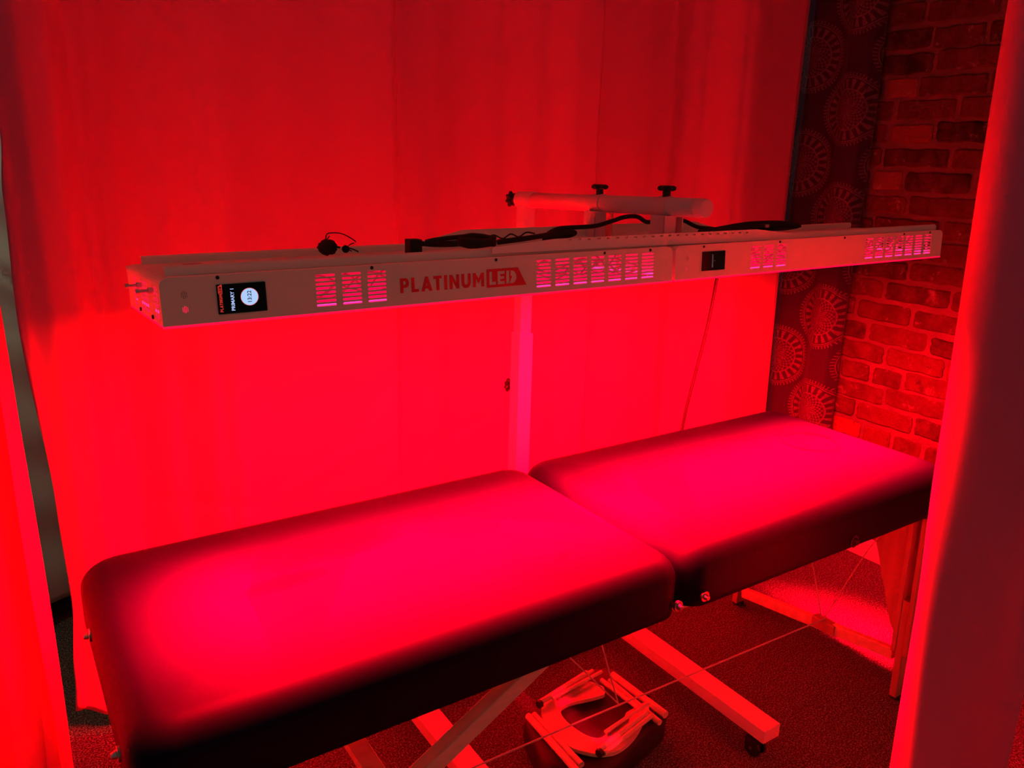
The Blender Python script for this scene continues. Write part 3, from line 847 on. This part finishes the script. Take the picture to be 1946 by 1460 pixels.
# knot of black twist ties
bm = bmesh.new(); rnd = random.Random(3)
bmesh.ops.create_icosphere(bm, subdivisions=3, radius=.0135, matrix=Matrix.Translation((.424, .40, 1.2450)))
for v in bm.verts:
    d = v.co - Vector((.424, .40, 1.2450)); v.co = Vector((.424, .40, 1.2450)) + d * (1 + .13 * math.sin(d.x * 900) * math.cos(d.z * 700)); v.co.x += d.x * .25
n0 = len(bm.verts)
tube(bm, [(.422, .40, 1.256), (.424, .40, 1.2665), (.432, .395, 1.2695), (.447, .39, 1.268), (.462, .385, 1.2600), (.470, .385, 1.2540)], .0010, 6, 6)
tube(bm, [(.423, .40, 1.257), (.429, .40, 1.2640)], .0009, 6, 2)
bmesh.ops.create_icosphere(bm, subdivisions=2, radius=.0068, matrix=Matrix.Translation((.455, .395, 1.2415)))
tube(bm, [(.434, .40, 1.246), (.446, .398, 1.244)], .0018, 6, 2)
tube(bm, [(.457, .395, 1.244), (.462, .39, 1.2500), (.468, .388, 1.2520)], .0010, 6, 3)
tube(bm, [(.458, .395, 1.244), (.468, .39, 1.2405), (.474, .385, 1.2370)], .0012, 6, 3)
tube(bm, [(.457, .395, 1.242), (.464, .39, 1.2380)], .0010, 6, 2)
tag(link_mesh('cable_knot', bm, M['rubber'], smooth=True), 'small black knot of wires lying on the left end of the panel', 'cable')
# white slip of tape
bm = bmesh.new(); box(bm, (.205, .400, 1.2262), (.026, .018, .0034)); bmesh.ops.rotate(bm, verts=bm.verts, cent=(.205, .400, 1.2262), matrix=Matrix.Rotation(R(-3.4), 3, 'X'))
tag(link_mesh('tape_slip', bm, M['wire']), 'small white slip of tape between the rails at the panel end', 'tape')
# hanging cord
bm = bmesh.new(); tube(bm, [(1.700, .512, 1.190), (1.712, .57, 1.196), (1.722, .66, 1.180), (1.723, .70, 1.12), (1.717, .70, 1.074), (1.706, .70, .99), (1.690, .70, .904), (1.660, .70, .78), (1.633, .70, .656), (1.61, .70, .45), (1.64, .71, .12), (1.70, .74, .008), (1.80, .80, .006)], .0052, 10, 8)
tag(link_mesh('hanging_cord', bm, M['brown_cord'], smooth=True), 'dark cord hanging down from behind the right panel to the floor', 'cable')

# ------------------------------------------------------------------ face cradle on the floor
cr = thing('face_cradle', 'folded wooden face cradle lying on its black cushion under the table', 'face cradle', (1.02, .34, 0))
def cl_(bm): local(bm, cr)
bm = bmesh.new()
outline = [(.895, .452), (1.16, .512), (1.225, .472), (1.222, .265), (1.0, .205), (.895, .190), (.838, .275)]
top = smooth = None
pts = []
for i in range(len(outline)):
    a = Vector(outline[i - 1]); b = Vector(outline[i]); c = Vector(outline[(i + 1) % len(outline)])
    p = b + (a - b) * .18; q = b + (c - b) * .18
    for t in (0, .25, .5, .75, 1): pts.append(((1 - t) ** 2 * p + 2 * t * (1 - t) * b + t * t * q))
cc = Vector((1.04, .34))
prev = None
for z, s in ((.004, .93), (.014, .985), (.035, 1), (.060, 1), (.078, .985), (.088, .93), (.0895, .6), (.083, .25)):
    ring = [bm.verts.new((cc.x + (p.x - cc.x) * s, cc.y + (p.y - cc.y) * s, z)) for p in pts]
    n = len(ring)
    if prev:
        for q in range(n): bm.faces.new((prev[q], prev[(q + 1) % n], ring[(q + 1) % n], ring[q]))
    else: bm.faces.new(ring[::-1])
    prev = ring
bm.faces.new(prev); cl_(bm); link_mesh('cushion', bm, M['rubber'], cr, smooth=True)
U = [(0.945, 0.436), (0.928, 0.413), (0.912, 0.379), (0.907, 0.347), (0.909, 0.309), (0.92, 0.271), (0.94, 0.243), (0.963, 0.224), (0.993, 0.214), (1.03, 0.217), (1.076, 0.233), (1.115, 0.255), (1.147, 0.275), (1.17, 0.292), (1.172, 0.303), (1.16, 0.308), (1.107, 0.303), (1.088, 0.293), (1.04, 0.279), (0.998, 0.267), (0.98, 0.276), (0.968, 0.299), (0.961, 0.338), (0.962, 0.37), (0.972, 0.394), (0.989, 0.402), (1.013, 0.402), (1.066, 0.39), (1.099, 0.385), (1.112, 0.393), (1.119, 0.409), (1.114, 0.424), (1.102, 0.444), (1.074, 0.449), (1.004, 0.443)]
V3 = smoothpath([(a, b, 0) for a, b in U] + [(*U[0], 0)], 4)[:-1]
flat('horseshoe_plate', [[(v.x - cr.location.x, v.y - cr.location.y) for v in V3]], .010, M['wood'], cr, Matrix.Translation((0, 0, .098)))
def rod(a, b, r, m='wood', name='dowel', z=.118):
    bm = bmesh.new(); za = a[2] if len(a) > 2 else z; zb = b[2] if len(b) > 2 else z
    cyl(bm, (a[0], a[1], za), (b[0], b[1], zb), r, None, 16); cl_(bm)
    o = link_mesh(name, bm, M[m], cr, bevel=.001)
    for p in o.data.polygons: p.use_smooth = False
    return o
rod((.932, .427), (1.106, .460), .0068); rod((.968, .424), (1.142, .444), .0045); rod((.950, .433, .112), (1.130, .465, .112), .0055)
rod((.949, .223), (1.130, .261), .0072); rod((.958, .213, .115), (1.138, .251, .115), .0062); rod((1.002, .262), (1.160, .286), .0045)
rod((.894, .421, .100), (.883, .204, .100), .0085); rod((.910, .420, .098), (.905, .225, .098), .0080)
rod((1.124, .424, .112), (1.132, .288, .112), .0060); rod((1.170, .434, .104), (1.179, .244, .104), .0095); rod((1.152, .424, .099), (1.152, .235, .099), .0075)
rod((1.190, .430, .085), (1.198, .33, .085), .012, 'rubber', 'roll_pad')
for a, b in (((.985, .427), (1.071, .441)), ((1.010, .262), (1.090, .279))):
    bm = bmesh.new(); beam(bm, (*a, .106), (*b, .106), .003, .020); cl_(bm); link_mesh('hinge_plate', bm, M['wood_z'], cr, bevel=.001)
    for t in (.08, .92):
        p = Vector((a[0] + (b[0] - a[0]) * t, a[1] + (b[1] - a[1]) * t, .110)); bm = bmesh.new(); cyl(bm, p + Vector((0, -.005, 0)), p + Vector((0, .004, 0)), .0035, None, 12); cl_(bm); link_mesh('bolt', bm, M['steel'], cr)
for a in ((.925, .423), (.944, .216)):
    bm = bmesh.new(); cyl(bm, (a[0], a[1], .117), (a[0] + .010, a[1] + .002, .117), .0095, None, 16); cl_(bm); link_mesh('dowel_cap', bm, M['black'], cr, bevel=.001)
